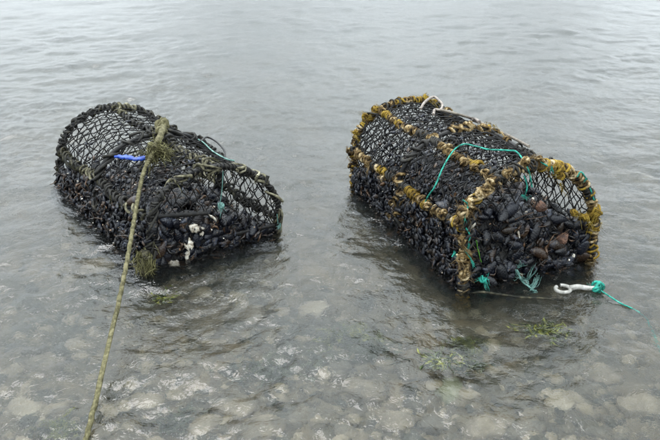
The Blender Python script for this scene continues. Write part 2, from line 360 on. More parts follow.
def water_z(X, Y):
    X = X.astype(np.float32); Y = Y.astype(np.float32); Z = np.zeros_like(X)
    cx = np.gradient(wxs).astype(np.float32); cy = np.gradient(wys).astype(np.float32)
    cell = np.maximum(np.minimum(cx, 1)[None, :], np.minimum(cy, 1)[:, None])
    # wind patches: calmer and rougher areas
    pat = .95+.4*np.sin(1.7*X+.9*np.sin(1.3*Y)+.4)*np.sin(1.1*Y+.8*np.sin(1.9*X)+1.1)+.25*np.sin(4.1*X-1.2*Y+1.5*np.sin(2.3*Y))*np.sin(3.3*Y+np.sin(3.1*X))
    for kx, ky, a, ph, lam in waves:
        fade = np.clip((lam/cell-2.5)/2.5, 0, 1)
        Z += np.float32(a)*fade*(pat if lam < .36 else 1)*np.sin(np.float32(kx)*X+np.float32(ky)*Y+np.float32(ph))
    return Z
grid_mesh('water', wxs, wys, water_z, 'water', skirt=-4.0)

# ------------------------------------------------------------------ mussels
def mussel_mesh(bend, fat, nr=7, ns=8):
    V = [(0, 0, 0)]; F = []
    for i in range(1, nr):
        t = i/nr; u = t**.8
        b = .27*fat*math.sin(math.pi*u**1.35)**.8*(.55+.6*t); a = .20*math.sin(math.pi*u**1.0)**.85
        for j in range(ns):
            th = 2*math.pi*j/ns; c, s = math.cos(th), math.sin(th)
            V.append((t, b*c+bend*math.sin(math.pi*t), a*math.copysign(abs(s)**1.25, s)))
    V.append((1.0, 0, 0)); e = len(V)-1
    for j in range(ns):
        k = (j+1) % ns; F.append((0, 1+k, 1+j)); F.append((e, 1+(nr-2)*ns+j, 1+(nr-2)*ns+k))
        for i in range(nr-2): F.append((1+i*ns+j, 1+i*ns+k, 1+(i+1)*ns+k, 1+(i+1)*ns+j))
    V = np.array(V); V[:, 0] -= .5
    return V, F
MUS = [mussel_mesh(.05, 1.0), mussel_mesh(.09, .9), mussel_mesh(.02, 1.12)]
MUS_SMALL = [mussel_mesh(.05, 1.0, 5, 6), mussel_mesh(.08, 1.1, 5, 6)]
MUS_ME = []
for v, f in [mussel_mesh(.05, 1.0, 9, 10), mussel_mesh(.09, .9, 9, 10), mussel_mesh(.02, 1.12, 9, 10)]:
    me = bpy.data.meshes.new('mussel'); me.from_pydata(v.tolist(), [], f); me.polygons.foreach_set('use_smooth', [True]*len(me.polygons)); me.materials.append(M['mussel']); me.attributes.new('along', 'FLOAT', 'POINT').data.foreach_set('value', (v[:, 0]+.5).astype(np.float32)); MUS_ME.append(me)
def basis(nrm, flat=.35):
    """random orientation that lies more or less flat against the surface normal"""
    n = np.asarray(nrm, float)+rng.normal(0, flat, 3); n /= np.linalg.norm(n)
    x = np.cross(n, rng.normal(0, 1, 3)); x /= np.linalg.norm(x)
    return np.stack([x, np.cross(n, x), n], 1)

def lumps(x, y, s=0):
    return .5*np.sin(17*x+9*y+s)+.5*np.sin(23*y-13*x+2.1+s)+.35*np.sin(41*x+3*s)*np.sin(37*y+s)
HEAP = {'L': dict(nl=.27, nr=.16, fl=.165, fr=.15, s=0.3), 'R': dict(nl=.285, nr=.175, fl=.17, fr=.15, s=1.7)}
def heap_z(k, x, v):
    h = HEAP[k]; a = np.clip((x+W/2)/W, 0, 1); b = np.clip(v/LEN, 0, 1)
    z = (h['nl']*(1-a)+h['nr']*a)*(1-b)+(h['fl']*(1-a)+h['fr']*a)*b
    z = z+.014*lumps(x, v, h['s'])
    xc = np.clip(np.abs(x)/(W/2), 0, 1); hb = np.where(np.asarray(x) > 0, HSR, HS); roof = hb+(HT-hb)*np.sqrt(1-xc*xc*.999)-.018
    return np.minimum(z, roof)

def make_contents(k, who):
    global HSR
    HSR = POT[k]['hsr']; zb = POT[k]['zb']; stuff = MB()
    # packed core of the heap, a lumpy solid inside the pot
    xs = np.linspace(-W/2+.006, W/2-.006, 26); vs = np.linspace(.006, LEN-.006, 44); X, Vv = np.meshgrid(xs, vs); Z = heap_z(k, X, Vv)-.02
    T = np.stack([X, Vv, Z], -1); nx, nv = len(xs), len(vs)
    top = T.reshape(-1, 3); bot = top.copy(); bot[:, 2] = zb+.01
    i = np.arange(nv-1)[:, None]*nx; j = np.arange(nx-1)[None]; F = np.stack([i+j, i+j+1, i+nx+j+1, i+nx+j], -1).reshape(-1, 4)
    ring = np.concatenate([np.arange(nx), np.arange(1, nv)*nx+nx-1, (nv-1)*nx+np.arange(nx-2, -1, -1), np.arange(nv-2, 0, -1)*nx]); n0 = len(top)
    S = np.stack([ring, ring+n0, np.roll(ring, -1)+n0, np.roll(ring, -1)], -1)
    stuff.add(toworld(k, np.vstack([top, bot])), np.vstack([F, S, F[:, ::-1]+n0]), 1)
    cand = []
    def put(p, n, size, flat, big): cand.append((np.asarray(p, float), np.asarray(n, float), size, flat, big))
    nb = 760
    for _ in range(nb):                                   # loose on the heap
        x = rng.uniform(-W/2+.012, W/2-.012); v = LEN*rng.uniform(.01, .99)
        put((x, v, heap_z(k, x, v)-.012+rng.uniform(-.008, .014)), (0, 0, 1), .028+.052*rng.random()**1.3, .6, True)
    for _ in range(520):                                  # pressed against the near end netting
        x = rng.uniform(-W/2+.012, W/2-.012); z = rng.uniform(zb+.02, heap_z(k, x, 0)+.004)
        put((x, .012+rng.uniform(-.012, .012), z), (0, -1, .15), .028+.055*rng.random()**1.3, .4, True)
    for _ in range(1500 if k == 'R' else 1100):           # small ones coating the left flank
        v = LEN*rng.uniform(0, 1); z = rng.uniform(zb+.02, heap_z(k, -W/2, v)+.004)
        z = min(z, HS+.01)
        put((-W/2-.004+rng.uniform(-.006, .008)-.008*abs(lumps(z, v, 2)), v, z), (-1, 0, .1), rng.uniform(.016, .036), .32, False)
    for _ in range(360 if k == 'R' else 140):             # young ones grown into the upper netting
        a = rng.uniform(100, 178); v = LEN*rng.random()**1.5*.8; x, z = arc(a, .985)
        put((x, v, z), (math.cos(R(a)), 0, math.sin(R(a))), rng.uniform(.012, .024), .6, False)
    for _ in range(160):                                  # right flank, far end
        v = LEN*rng.uniform(0, 1); put((W/2, v, rng.uniform(zb, .15)), (1, 0, 0), rng.uniform(.02, .035), .5, False)
    # the largest in view become single mussels
    sc_ = []
    for n_, (p, n, s, fl, big) in enumerate(cand):
        w = toworld(k, p); dist = np.linalg.norm(w-[0, 0, CAM_H]); sc_.append((s/dist if big and w[2] > .02 else 0))
    pick = set(np.argsort(sc_)[::-1][:148].tolist())
    for n_, (p, n, s, fl, big) in enumerate(cand):
        B = POT[k]['R']@basis(n, fl); w = toworld(k, p)
        if n_ in pick:
            o = bpy.data.objects.new('mussel', MUS_ME[n_ % 3]); col.objects.link(o)
            from mathutils import Matrix
            mt = Matrix(((B*s).tolist())).to_4x4(); mt.translation = w.tolist(); o.matrix_world = mt
            if n[1] < -.5: zone = 'against the front netting, ' + ('left third' if p[0] < -W/6 else 'right third' if p[0] > W/6 else 'middle') 
            else: zone = 'on top of the heap, ' + ('front part' if p[1] < LEN*.33 else 'middle part' if p[1] < LEN*.66 else 'far part')
            tag(o, '%s mussel %s of the %s pot' % ('large blue-black' if s > .052 else 'blue-black', zone, who[0]), 'mussel', who[1])
        else:
            v, f = (MUS if big else MUS_SMALL)[n_ % (3 if big else 2)]
            stuff.add((v*s)@B.T+w, f, 0, v[:, 0]+.5)
    o = stuff.build('mussel_mass', ['mussel', 'core']); tag(o, who[2], 'mussels', kind='stuff')
    # weed and byssus threads, and shell flakes, tangled through the heap
    th = MB(); fl = MB()
    def spot():
        q = rng.random()
        if q < .5:
            x = rng.uniform(-W/2+.01, W/2-.01); v = LEN*rng.uniform(.01, .97); return np.array([x, v, heap_z(k, x, v)+rng.uniform(-.004, .012)]), np.array([0, 0, 1.])
        if q < .75:
            x = rng.uniform(-W/2+.01, W/2-.01); return np.array([x, rng.uniform(-.012, .006), rng.uniform(zb+.06, heap_z(k, x, 0))]), np.array([0, -1., .2])
        v = LEN*rng.uniform(0, 1); return np.array([-W/2-.012, v, rng.uniform(zb+.05, min(HS, heap_z(k, -W/2, v)))]), np.array([-1., 0, .2])
    for _ in range(190):                                  # limp blades of dark weed draped over the shells
        p, n = spot(); B = basis(n, .3); l = rng.uniform(.02, .06); w_ = rng.uniform(.002, .006); c = rng.normal(0, 1.1); t = np.linspace(-.5, .5, 7)
        q = np.stack([l*t*np.cos(c*t), l*t*np.sin(c*t)+.2*l*t*t, .006*np.sin(t*9+c)-.25*l*t*t+.009], -1); ww = (w_*np.cos(t*2.6))[:, None]*np.stack([0*t, np.cos(t*4), np.sin(t*4)], -1)
        V_ = np.stack([q-ww, q+[0, 0, .0006], q+ww, q-[0, 0, .0006]], 1).reshape(-1, 3); th.add(toworld(k, V_@B.T+p), [(i*4+a, i*4+(a+1) % 4, i*4+4+(a+1) % 4, i*4+4+a) for i in range(6) for a in range(4)])
    for _ in range(110):
        p, n = spot(); d = rng.normal(0, 1, 3)-n*.4; d /= np.linalg.norm(d); l = rng.uniform(.02, .075); c = rng.normal(0, .5, 3)
        t = np.linspace(0, 1, 6)[:, None]; P = p+d*l*(t-.5)+c*l*(t-.5)**2
        tube(th, toworld(k, P), rng.uniform(.0005, .0013), 4, closed=True)
    for _ in range(130):
        p, n = spot(); B = basis(n, .6); s = rng.uniform(.0022, .0052)*(1 if rng.random() < .9 else 1.9)
        pts = np.array([[math.cos(a)*rng.uniform(.6, 1.1), math.sin(a)*rng.uniform(.4, .8), 0] for a in np.linspace(0, 6.28, 6)[:-1]])*s
        q = np.vstack([pts, pts*[.8, .8, 1]+[0, 0, s*.3]]); f = [tuple(range(5))[::-1], tuple(range(5, 10))]+[(i, (i+1) % 5, 5+(i+1) % 5, 5+i) for i in range(5)]
        fl.add(toworld(k, (q@B.T)+p+n*.008), f)
    tag(th.build('weed_threads', 'weed_brown'), who[3], 'weed', kind='stuff')
    tag(fl.build('shell_flakes', 'flake', smooth=False), who[4], 'shell bits', kind='stuff')

# ------------------------------------------------------------------ the pots
def diamond(nu, nv): return [((i, j), (i+1, j+(d if i % 2 else d-1))) for i in range(nu) for j in range(nv+1) for d in (0, 1)]
def skin_net(mb, zb, a0, a1, du, dv, r, sag, jit, miss=0.0):
    """diamond mesh over the D-shaped skin, sagging a little between the bars"""
    nu = int(round((a1-a0)/du)); nv = int(round(LEN/dv)); nodes = {}
    def nd(i, j):
        if (i, j) not in nodes:
            a = a0+(a1-a0)*i/nu+rng.normal(0, jit*du); v = (j+(.5 if i % 2 else 0))*LEN/nv+rng.normal(0, jit*dv); v = min(max(v, 0), LEN)
            k = 1-sag*abs(math.sin(2*math.pi*v/LEN))*(.5+.5*math.sin(a*.11+v*7)); x, z = arc(a, k); nodes[i, j] = np.array([x*(k if a < 0 or a > 180 else 1), v, max(z, zb)])
        return nodes[i, j]
    for i in range(nu):
        for j in range(nv+1):
            for d in (0, 1):
                j2 = j+d if i % 2 else j+d-1
                if not 0 <= j2 <= nv or rng.random() < miss: continue
                p, q = nd(i, j), nd(i+1, j2)
                m = (p+q)/2+rng.normal(0, .0022, 3)
                tube(mb, np.array([p, m, q]), r*rng.uniform(.75, 1.3, 3), 4, closed=True)
def inside(x, z, zb):
    if z < zb: return False
    h = HSR if x > 0 else HS
    if z < h: return abs(x) < W/2
    return (x/(W/2))**2+((z-h)/(HT-h))**2 < 1
def end_net(mb, zb, v0, dx, dz, r, jit, bulge=0.0):
    nx = int(W/dx)+2; nz = int((HT-zb)/dz*2)+2; nodes = {}
    def nd(i, j):
        if (i, j) not in nodes: nodes[i, j] = np.array([-W/2+(i+(.5 if j % 2 else 0))*dx+rng.normal(0, jit*dx), v0, zb+j*dz/2+rng.normal(0, jit*dz)])
        return nodes[i, j]
    for j in range(nz):
        for i in range(-1, nx+1):
            for d in (0, 1):
                p = nd(i, j).copy(); q = nd(i+d if j % 2 else i+d-1, j+1).copy()
                a, b = inside(p[0], p[2], zb), inside(q[0], q[2], zb)
                if not a and not b: continue
                if a != b:
                    lo, hi = (p, q) if a else (q, p); l0 = lo.copy()
                    for _ in range(10):
                        m = (lo+hi)/2
                        if inside(m[0], m[2], zb): lo = m
                        else: hi = m
                    p, q = l0, lo
                for e in (p, q): e[1] = v0+bulge*max(0, 1-(e[0]/(W/2))**2)*max(0, 1-((e[2]-.15)/.22)**2)
                tube(mb, np.array([p, (p+q)/2+rng.normal(0, .0018, 3), q]), r*rng.uniform(.75, 1.3, 3), 4, closed=True)
def bow_path(zb, v, n=70):
    a0 = 180+(HS-zb)/.003; a = np.linspace(a0, -(HSR-zb)/.003, n); x, z = arc(a); return np.stack([x, np.full(n, v), z], -1)

def make_pot(k, label):
    global HSR
    pt = POT[k]; HSR = pt['hsr']; zb = pt['zb']; root = empty('lobster_pot'); tag(root, label, 'lobster pot', 'lobster pots standing in the shallows')
    from mathutils import Matrix
    mt = Matrix(pt['R'].tolist()).to_4x4(); mt.translation = pt['o'].tolist(); root.matrix_world = mt
    Lft = k == 'L'
    mb = MB()
    c = [(-W/2, 0, zb), (W/2, 0, zb), (W/2, LEN, zb), (-W/2, LEN, zb)]
    for a, b in zip(c, c[1:]+c[:1]): tube(mb, np.linspace(a, b, 5), .009, 8)
    for v in (.25, .5, .75): tube(mb, np.linspace((-W/2, LEN*v, zb), (W/2, LEN*v, zb), 5), .006, 6)
    mb.build('base_frame', 'bar', root)
    for n, v in enumerate((0, .5, 1)):
        P = bow_path(zb, v*LEN); P[:, 0] += .006*np.sin(np.linspace(0, 9, len(P))+v*5)
        mb = MB(); tube(mb, P, .0078, 8); b = mb.build('bow', 'bar', root)
        mb = MB()
        if Lft:
            mm = ['rope_olive', 'rope_black', 'fray_olive']
            if n == 0: coil(mb, P, .008, .0038, .044, .5, 1, mis=[0, 0, 1], fuzz=2, fmi=2, loose=.7); coil(mb, P, .007, .0024, .012, .3, 1, mis=[1], loose=.3)
            elif n == 1: coil(mb, P, .008, .0045, .034, .5, .8, mis=[0, 1, 1])
            else: coil(mb, P, .0075, .0044, .016, .3, 1, mis=[1, 1, 1, 1, 0], loose=.3, fuzz=1, fmi=2)
        else:
            mm = ['rope_tan', 'rope_yellow', 'rope_black', 'fray_tan']
            if n == 0: coil(mb, P, .0072, .0036, .0084, .45, 1, mis=[0, 0, 0, 2, 1], fuzz=2, fmi=3, loose=.5); coil(mb, P, .0125, .0034, .026, .6, .75, mis=[0, 0, 2, 1], fuzz=2, fmi=3, loose=.8)
            elif n == 1: coil(mb, P, .008, .0050, .026, .5, .8, mis=[0, 0, 2], fuzz=1.5, fmi=3)
            else: coil(mb, P, .0070, .0036, .0086, .45, 1, mis=[0, 0, 2, 1], fuzz=2, fmi=3, loose=.5); coil(mb, P, .0115, .0032, .032, .6, .6, mis=[0, 2, 1], fuzz=2, fmi=3, loose=.8)
        tag(mb.build('rope_binding', mm, b), kind='stuff')
    for n, a in enumerate(pt['rails']):
        x, z = arc(a); v = np.linspace(0, LEN, 40); P = np.stack([x+.004*np.sin(v*17+n), v, z-.008*np.sin(v/LEN*2*math.pi)**2], -1)
        mb = MB(); tube(mb, P, .0065, 8); b = mb.build('rail', 'bar', root); mb = MB()
        if Lft: coil(mb, P, .0065, .0038, .0235, .35, 1, mis=[0, 0, 0, 1] if n < 2 else [1, 1, 0], fuzz=2.5, fmi=2, loose=.9); mm = ['rope_olive', 'rope_black', 'fray_olive']
        else:
            coil(mb, P, .0066, .0035, .0100 if n < 2 else .024, .4, 1 if n < 2 else .6, mis=[0, 0, 0, 2, 2, 1] if n < 2 else [0, 2, 2, 2, 2], fuzz=3 if n < 2 else 1.5, fmi=3, loose=.8); mm = ['rope_tan', 'rope_yellow', 'rope_black', 'fray_tan']
        tag(mb.build('rope_binding', mm, b), kind='stuff')
    a0 = 180+(HS-zb)/.003
    mb = MB(); skin_net(mb, zb, -(HSR-zb)/.003, a0, 9.5, .04, .0017 if Lft else .0019, .05, .13)
    if not Lft: skin_net(mb, zb, 20, 180, 8.6, .033, .0014, .09, .25, .35)
    mb.build('side_netting', 'net', root)
    if Lft:
        for (xa, ya, xb, yb) in ((148, 217, 207, 213), (216, 238, 274, 225), (150, 246, 205, 240)):
            mb = MB(); tube(mb, np.linspace(on_end(k, xa, ya, -.002), on_end(k, xb, yb, -.002), 9), .0075, 8); mb.build('crossbar', 'bar', root)
    mb = MB(); end_net(mb, zb, 0, .031, .042, .0016, .10); mb.build('end_netting', 'net', root)
    mb = MB(); end_net(mb, zb, LEN, .034, .04, .0017, .14)
    if not Lft: end_net(mb, zb, LEN-.03, .025, .031, .0016, .2)
    mb.build('end_netting', 'net', root)
    # funnel mouth hanging inside, with its ring
    mb = MB(); t = np.linspace(0, 2*math.pi, 40); cx, cv, cz = (-.05, .70*LEN, .235) if Lft else (.02, .66*LEN, .23)
    P = np.stack([cx+.035*np.cos(t)*0+.02*np.sin(t), cv+.085*np.cos(t), cz+.07*np.sin(t)], -1); tube(mb, P, .0055, 7, closed=True)
    e = mb.build('entrance_ring', 'bar', root); mb = MB()
    for q in range(18):
        a = 2*math.pi*q/18; r0 = np.array([cx+.02*math.sin(a), cv+.085*math.cos(a), cz+.07*math.sin(a)])
        x, z = arc(8+40*(.5+.5*math.sin(a))); r1 = np.array([x, cv+.15*math.cos(a), z])
        tube(mb, np.array([r0, (r0+r1)/2+[0, 0, -.006], r1]), .0014, 4, closed=True)
    mb.build('funnel_netting', 'net', e)
    return root

potL = make_pot('L', 'black lobster pot bound with sparse olive rope and tied to the tow rope')
potR = make_pot('R', 'lobster pot thickly bound with frayed tan and yellow rope, crossed by teal twine')
make_contents('L', ('olive-roped', 'mussels in the olive-roped pot',
    'packed mass of dark mussels filling the pot with olive rope', 'dark brown weed threads tangled over the mussels of the olive-roped pot', 'pale shell flakes scattered over the mussels of the olive-roped pot'))
make_contents('R', ('tan-roped', 'mussels in the tan-roped pot',
    'packed mass of dark mussels filling the pot with tan and yellow rope', 'dark brown weed threads tangled over the mussels of the tan-roped pot', 'pale shell flakes scattered over the mussels of the tan-roped pot'))

# frayed ends and knots that belong to the pots
def knot(mb, c, r, rr, turns=4, mi=0):
    """a tight lump of rope turns round a point"""
    c = np.asarray(c, float)
    for q in range(turns):
        ax = rng.normal(0, 1, 3); ax /= np.linalg.norm(ax); u = np.cross(ax, rng.normal(0, 1, 3)); u /= np.linalg.norm(u); w = np.cross(ax, u)
        t = np.linspace(0, 2*math.pi, 16)[:, None]; tube(mb, c+rng.normal(0, r*.25, 3)+r*rng.uniform(.7, 1.1)*(np.cos(t)*u+np.sin(t)*w)+ax*r*.3*np.sin(2*t), rr, 7, .25, rr*5, mi, closed=True)
mb = MB(); x0 = np.array([-W/2-.012, -.012, .10])
tube(mb, spline([x0+[.0, 0, .05], x0+[-.006, -.004, .02], x0+[0, -.004, -.03]], 14), .011, 9, .25, .05)
fray(mb, x0+[0, 0, .03], (-.1, -.15, -1), 110, .040, .10, .0016, .0, mi=1, srcjit=.012, curl=.4); fray(mb, x0+[0, 0, .03], (-.1, -.15, -1), 240, .043, .16, .0006, .0, mi=1, srcjit=.013, curl=.6); knot(mb, x0+[0, 0, .035], .012, .006, 4)
mb.build('frayed_knot', ['rope_olive', 'fray_olive'], potL)
mb = MB()                                                                 # cable loop standing off the ridge
P = [on_pot('L', 199, 147, .018), on_pot('L', 203, 143, .026), on_pot('L', 212, 148, .028), on_pot('L', 222, 157, .02), on_pot('L', 224, 163, .008)]
tube(mb, spline(P, 30), .0032, 6); mb.build('cable_loop', 'bar', potL)
def tufts(k, root, pts, mats, name, n=60, ln=.03, face=on_pot):
    mb = MB()
    for (px, py, s) in pts:
        p = face(k, px, py, .010); knot(mb, p, .0085*s, .0030*s, 5, 0)
        fray(mb, p, (rng.normal(0, .5), rng.normal(0, .5), .4), int(n*s), ln*s*.6, .9, .0005, 1.2, mi=1, srcjit=.008*s, curl=1.7)
    return mb.build(name, mats, root)
M['fray_yellow'] = mottled('frayed yellow fibre', [(.2, (.06, .035, .01)), (.5, (.22, .145, .02)), (.8, (.40, .30, .07))], 60, .85, 0, island=.5, spec=.1)
for px, py, s in ((425, 96, 1.5), (434, 104, 1.0), (377, 111, 1.2), (367, 119, 1.1), (358, 133, .9), (491, 125, 1.0), (560, 172, 1.0)):
    tufts('R', potR, [(px, py, s)], ['rope_yellow', 'fray_yellow'], 'yellow_tuft', 45, .022)
for px, py, s in ((595, 214, 1.4), (585, 217, 1.1), (574, 213, .9), (596, 228, 1.0), (561, 176, .9)):
    tufts('R', potR, [(px, py, s)], ['rope_yellow', 'fray_yellow'], 'yellow_tuft', 45, .022, on_end)
for px, py, s in ((463, 213, 1.4), (458, 222, 1.2), (462, 240, 1.2), (461, 258, 1.2), (464, 274, 1.3), (470, 203, 1.2), (480, 194, 1.2), (493, 181, 1.3), (508, 173, 1.2), (525, 162, 1.1), (540, 159, 1.0)):
    tufts('R', potR, [(px, py, s)], ['rope_tan', 'fray_tan'], 'tan_tuft', 26, .024, on_end)
for px, py, s in ((405, 194, 1.2), (418, 200, 1.0), (432, 207, 1.2), (446, 214, 1.3), (385, 178, .9), (370, 164, 1.0), (395, 203, 1.0), (393, 216, .9), (476, 170, 1.1), (466, 165, 1.2), (486, 176, 1.0), (352, 152, 1.0), (349, 165, .8)):
    tufts('R', potR, [(px, py, s)], ['rope_tan', 'fray_tan'], 'tan_tuft', 20, .02)
def teal_bit(pts, name, root, k, face, r=.0020, fr=14, mat='teal'):
    mb = MB(); P = [face(k, x, y, .016) for x, y in pts]
    tube(mb, spline(P, 14), r, 6, .25, .012); fray(mb, P[-1], (0, -.4, -.6), fr, .016, .5, .0006); return mb.build(name, mat, root)
for pts in (((463, 200), (468, 205), (466, 214)), ((466, 228), (470, 236), (468, 243)), ((466, 252), (471, 259)), ((452, 257), (455, 252)), ((541, 162), (549, 167)), ((577, 177), (581, 172), (586, 178)), ((590, 188), (594, 200)), ((524, 176), (527, 186), (525, 196))):
    teal_bit(pts, 'teal_scrap', potR, 'R', on_end)
for pts in (((223, 171), (222, 190), (220, 203)), ((277, 214), (278, 224))): teal_bit(pts, 'teal_scrap', potL, 'L', on_end, .0013, 18, 'teal_pale')
mb = MB(); p = on_end('L', 221, 206, .012); knot(mb, p, .007, .003, 4); fray(mb, p, (0, -.5, -.5), 40, .015, .8, .0007); mb.build('teal_scrap', 'teal_pale', potL)
mb = MB(); p0 = on_end('L', 262, 187, .01); tube(mb, np.array([p0, p0+[.012, 0, .018], p0+[.016, 0, .034]]), [.006, .005, .006], 7); mb.build('rope_stub', 'rope_black', potL)

# ------------------------------------------------------------------ tow rope
kn = toworld('L', on_pot('L', 163, 131, .018))
tuft = toworld('L', on_pot('L', 158, 160, .03)); sh = toworld('L', on_pot('L', 149, 186, .028))
ent = on_plane(80, 462, 0.0)
tw = empty('tow_rope', kn.tolist()); tag(tw, 'pale olive twisted rope running from the black pot down into the water', 'rope')
def loc(P): return np.asarray(P)-kn
mid = sh+(ent-sh)*.45+np.array([.004, 0, -.016])
end1 = on_plane(62, 500, -.03); end2 = np.array([-.62, .75, seabed_z(-.62, .75)+.012])
mb = MB(); tube(mb, loc(spline([kn, tuft, sh, mid, ent, end1, end2], 420)), .0052, 12, .40, .024); mb.build('line', 'rope_tow', tw)
mb = MB(); knot(mb, loc(kn), .014, .0075, 5); knot(mb, loc(kn*.75+tuft*.25), .011, .007, 3)
tube(mb, loc(spline([kn, kn*.6+tuft*.4+[.008, 0, .01], tuft+[.004, 0, .006]], 20)), .010, 10, .28, .04); mb.build('knot', 'rope_tow', tw)
mb = MB(); d = toworld('L', on_pot('L', 172, 172, .02))-tuft
up = (kn-tuft)/np.linalg.norm(kn-tuft)
fray(mb, loc(tuft+up*.05), -up+np.array([.2, 0, 0]), 130, .072, .10, .0016, .1, srcjit=.009, curl=.35); fray(mb, loc(tuft+up*.05), -up+np.array([.2, 0, 0]), 300, .072, .16, .0006, .1, srcjit=.010, curl=.5); fray(mb, loc(tuft+up*.03), d/np.linalg.norm(d)+np.array([.5, 0, 0]), 110, .05, .14, .0016, .1, srcjit=.009, curl=.4)
mb.build('frayed_end', 'fray_olive', tw)

# ------------------------------------------------------------------ loose things on the pots
def strap(name, pts, w, mat, th=.0015, n=24, wob=.15):
    """flat strip with thickness along pts, lying roughly level"""
    P, T, N, B = frames(spline(pts, n)); S = np.cross(T, np.array([0, 0, 1.])+0*T); S /= np.linalg.norm(S, axis=1)[:, None]; U = np.cross(S, T)
    mb = MB(); V = []
    for i in range(n):
        ww = w*(1+wob*math.sin(i*1.3))/2; tl = .25*math.sin(i*.6)
        s = S[i]*math.cos(tl)+U[i]*math.sin(tl); u = np.cross(s, T[i])
        V += [P[i]-s*ww-u*th/2, P[i]-u*th*.9, P[i]+s*ww-u*th/2, P[i]+s*ww+u*th/2, P[i]+u*th*.2, P[i]-s*ww+u*th/2]
    F = [tuple(range(6))[::-1], tuple(range((n-1)*6, n*6))]+[(i*6+a, i*6+(a+1) % 6, i*6+6+(a+1) % 6, i*6+6+a) for i in range(n-1) for a in range(6)]
    mb.add(np.array(V), F); return mb.build(name, mat)
tag(strap('plastic_strip', [toworld('L', on_pot('L', x, y, .02)) for x, y in ((121, 160), (130, 161), (140, 163.5), (150, 162.5))], .017, 'blue', .007, wob=.3), 'bright blue plastic strip lying on the netting beside the frayed rope end', 'plastic strip')
def twine(name, pts, r, mat, label, cat, n=90, ends=True):
    mb = MB(); tube(mb, spline(pts, n), r, 9, .36, r*6)
    o = mb.build(name, mat); return tag(o, label, cat)
twine('twine', [toworld('L', on_pot('L', x, y, .018)) for x, y in ((197, 145), (203, 149), (212, 157), (225, 165), (233, 170))], .0019, 'teal_pale', 'pale teal twine stretched along the ridge of the olive-roped pot', 'twine')
twine('twine', [toworld('R', on_pot('R', x, y, o)) for x, y, o in ((428, 204, .012), (433, 196, .016), (441, 188, .02), (448, 172, .022), (457, 158, .024), (466, 151, .024), (476, 153, .022), (490, 156, .02), (508, 158, .022), (518, 160, .022))]
      +[toworld('R', on_end('R', x, y, .012)) for x, y in ((527, 167), (530, 176), (532, 187))], .0021, 'teal', 'teal twine looped across the top of the tan-roped pot', 'twine', 140)
# hook with its stretched cord
hk = empty('hook_cord', toworld('R', on_pot('R', 436, 112, .02)).tolist()); hb = np.array(hk.location)
tag(hk, 'worn beige plastic hook on a grey cord along the top of the tan-roped pot', 'hook cord')
HP = [toworld('R', on_pot('R', x, y, o))-hb for x, y, o in ((421, 113, .014), (425, 108, .022), (431, 104, .026), (437, 108, .026), (441, 112, .024), (440, 116, .02), (435, 115, .018), (434, 119, .014))]
mb = MB(); P = spline(HP, 50); tube(mb, P, .0042*(1+.12*np.sin(np.linspace(0, 8, 50))), 9); mb.build('hook', 'beige', hk)
CP = [toworld('R', on_pot('R', x, y, o))-hb for x, y, o in ((440, 116, .02), (455, 119, .018), (470, 124, .02), (490, 133, .016), (510, 143, .018), (527, 151, .014))]
mb = MB(); tube(mb, spline(CP, 90), .0042, 9, .25, .02); mb.build('cord', 'cord', hk)
mb = MB(); p = CP[2]; tube(mb, np.array([p*.9+CP[1]*.1, p, p*.7+CP[3]*.3]), [.006, .009, .006], 8); mb.build('sleeve', 'beige', hk)

def shell_bit(pix, k, face, size, ang, label, open_=.55, mat='shell_white', cat='shell'):
    """one valve, hollow and curved, with real thickness"""
    p = toworld(k, face(k, *pix, .005)); V = []; jag = rng.normal(0, .10, (2, 9)); nr, ns = 6, 8
    for side in (0, 1):
        for i in range(nr+1):
            t = i/nr
            for j in range(ns+1):
                u = j/ns*2-1; b = open_*math.sin(math.pi*min(t*.92+.06, 1))**.7
                V.append((t-.5+(jag[0][j]*(t*2-1)), u*b/2*(1+jag[1][min(i, 8)]*2)+.05*math.sin(3*t), .22*(1-u*u)*math.sin(math.pi*(t*.8+.1))-side*.05))
    m = (nr+1)*(ns+1); q = ns+1; F = []
    for i in range(nr):
        for j in range(ns):
            a = i*q+j; F.append((a, a+1, a+q+1, a+q)); F.append((m+a+q, m+a+q+1, m+a+1, m+a))
    edge = [j for j in range(q)]+[i*q+ns for i in range(1, nr+1)]+[nr*q+j for j in range(ns-1, -1, -1)]+[i*q for i in range(nr-1, 0, -1)]
    for a, b in zip(edge, edge[1:]+edge[:1]): F.append((b, a, m+a, m+b))
    V = np.array(V)*size
    c, s = math.cos(R(ang)), math.sin(R(ang)); V = V@np.array([[c, s, 0], [-s, c, 0], [0, 0, 1]])
    tocam = np.array([0, 0, CAM_H])-p; tocam = tocam/np.linalg.norm(tocam)+np.array([rng.normal(0, .25), 0, rng.normal(0, .2)+.2]); tocam /= np.linalg.norm(tocam)
    x = np.cross((0, 0, 1.), tocam); x /= np.linalg.norm(x); y = np.cross(tocam, x)
    mb = MB(); mb.add(V@np.stack([x, y, tocam])+p, F); return tag(mb.build('shell_fragment', mat), label, cat)
shell_bit((195, 228), 'L', on_end, .050, -25, 'largest white shell piece, curved, on the mussels of the olive-roped pot', .6)
shell_bit((203, 232), 'L', on_end, .026, 40, 'small cream shell piece tucked against the largest white one')
shell_bit((189, 243), 'L', on_end, .038, 85, 'upright white shell piece just below the largest curved one', .7)
shell_bit((188, 254), 'L', on_end, .036, 60, 'slim white shell sliver below the upright white piece', .35)
shell_bit((173, 266), 'L', on_end, .042, -40, 'white shell piece lowest in the olive-roped pot, near the waterline', .75)
shell_bit((213, 218), 'L', on_end, .030, -35, 'pale tan shell sliver between the teal scrap and the white shell', .3)
shell_bit((139, 234), 'L', on_pot, .020, 60, 'white shell chip beside the tow rope on the flank of the pot', .5)
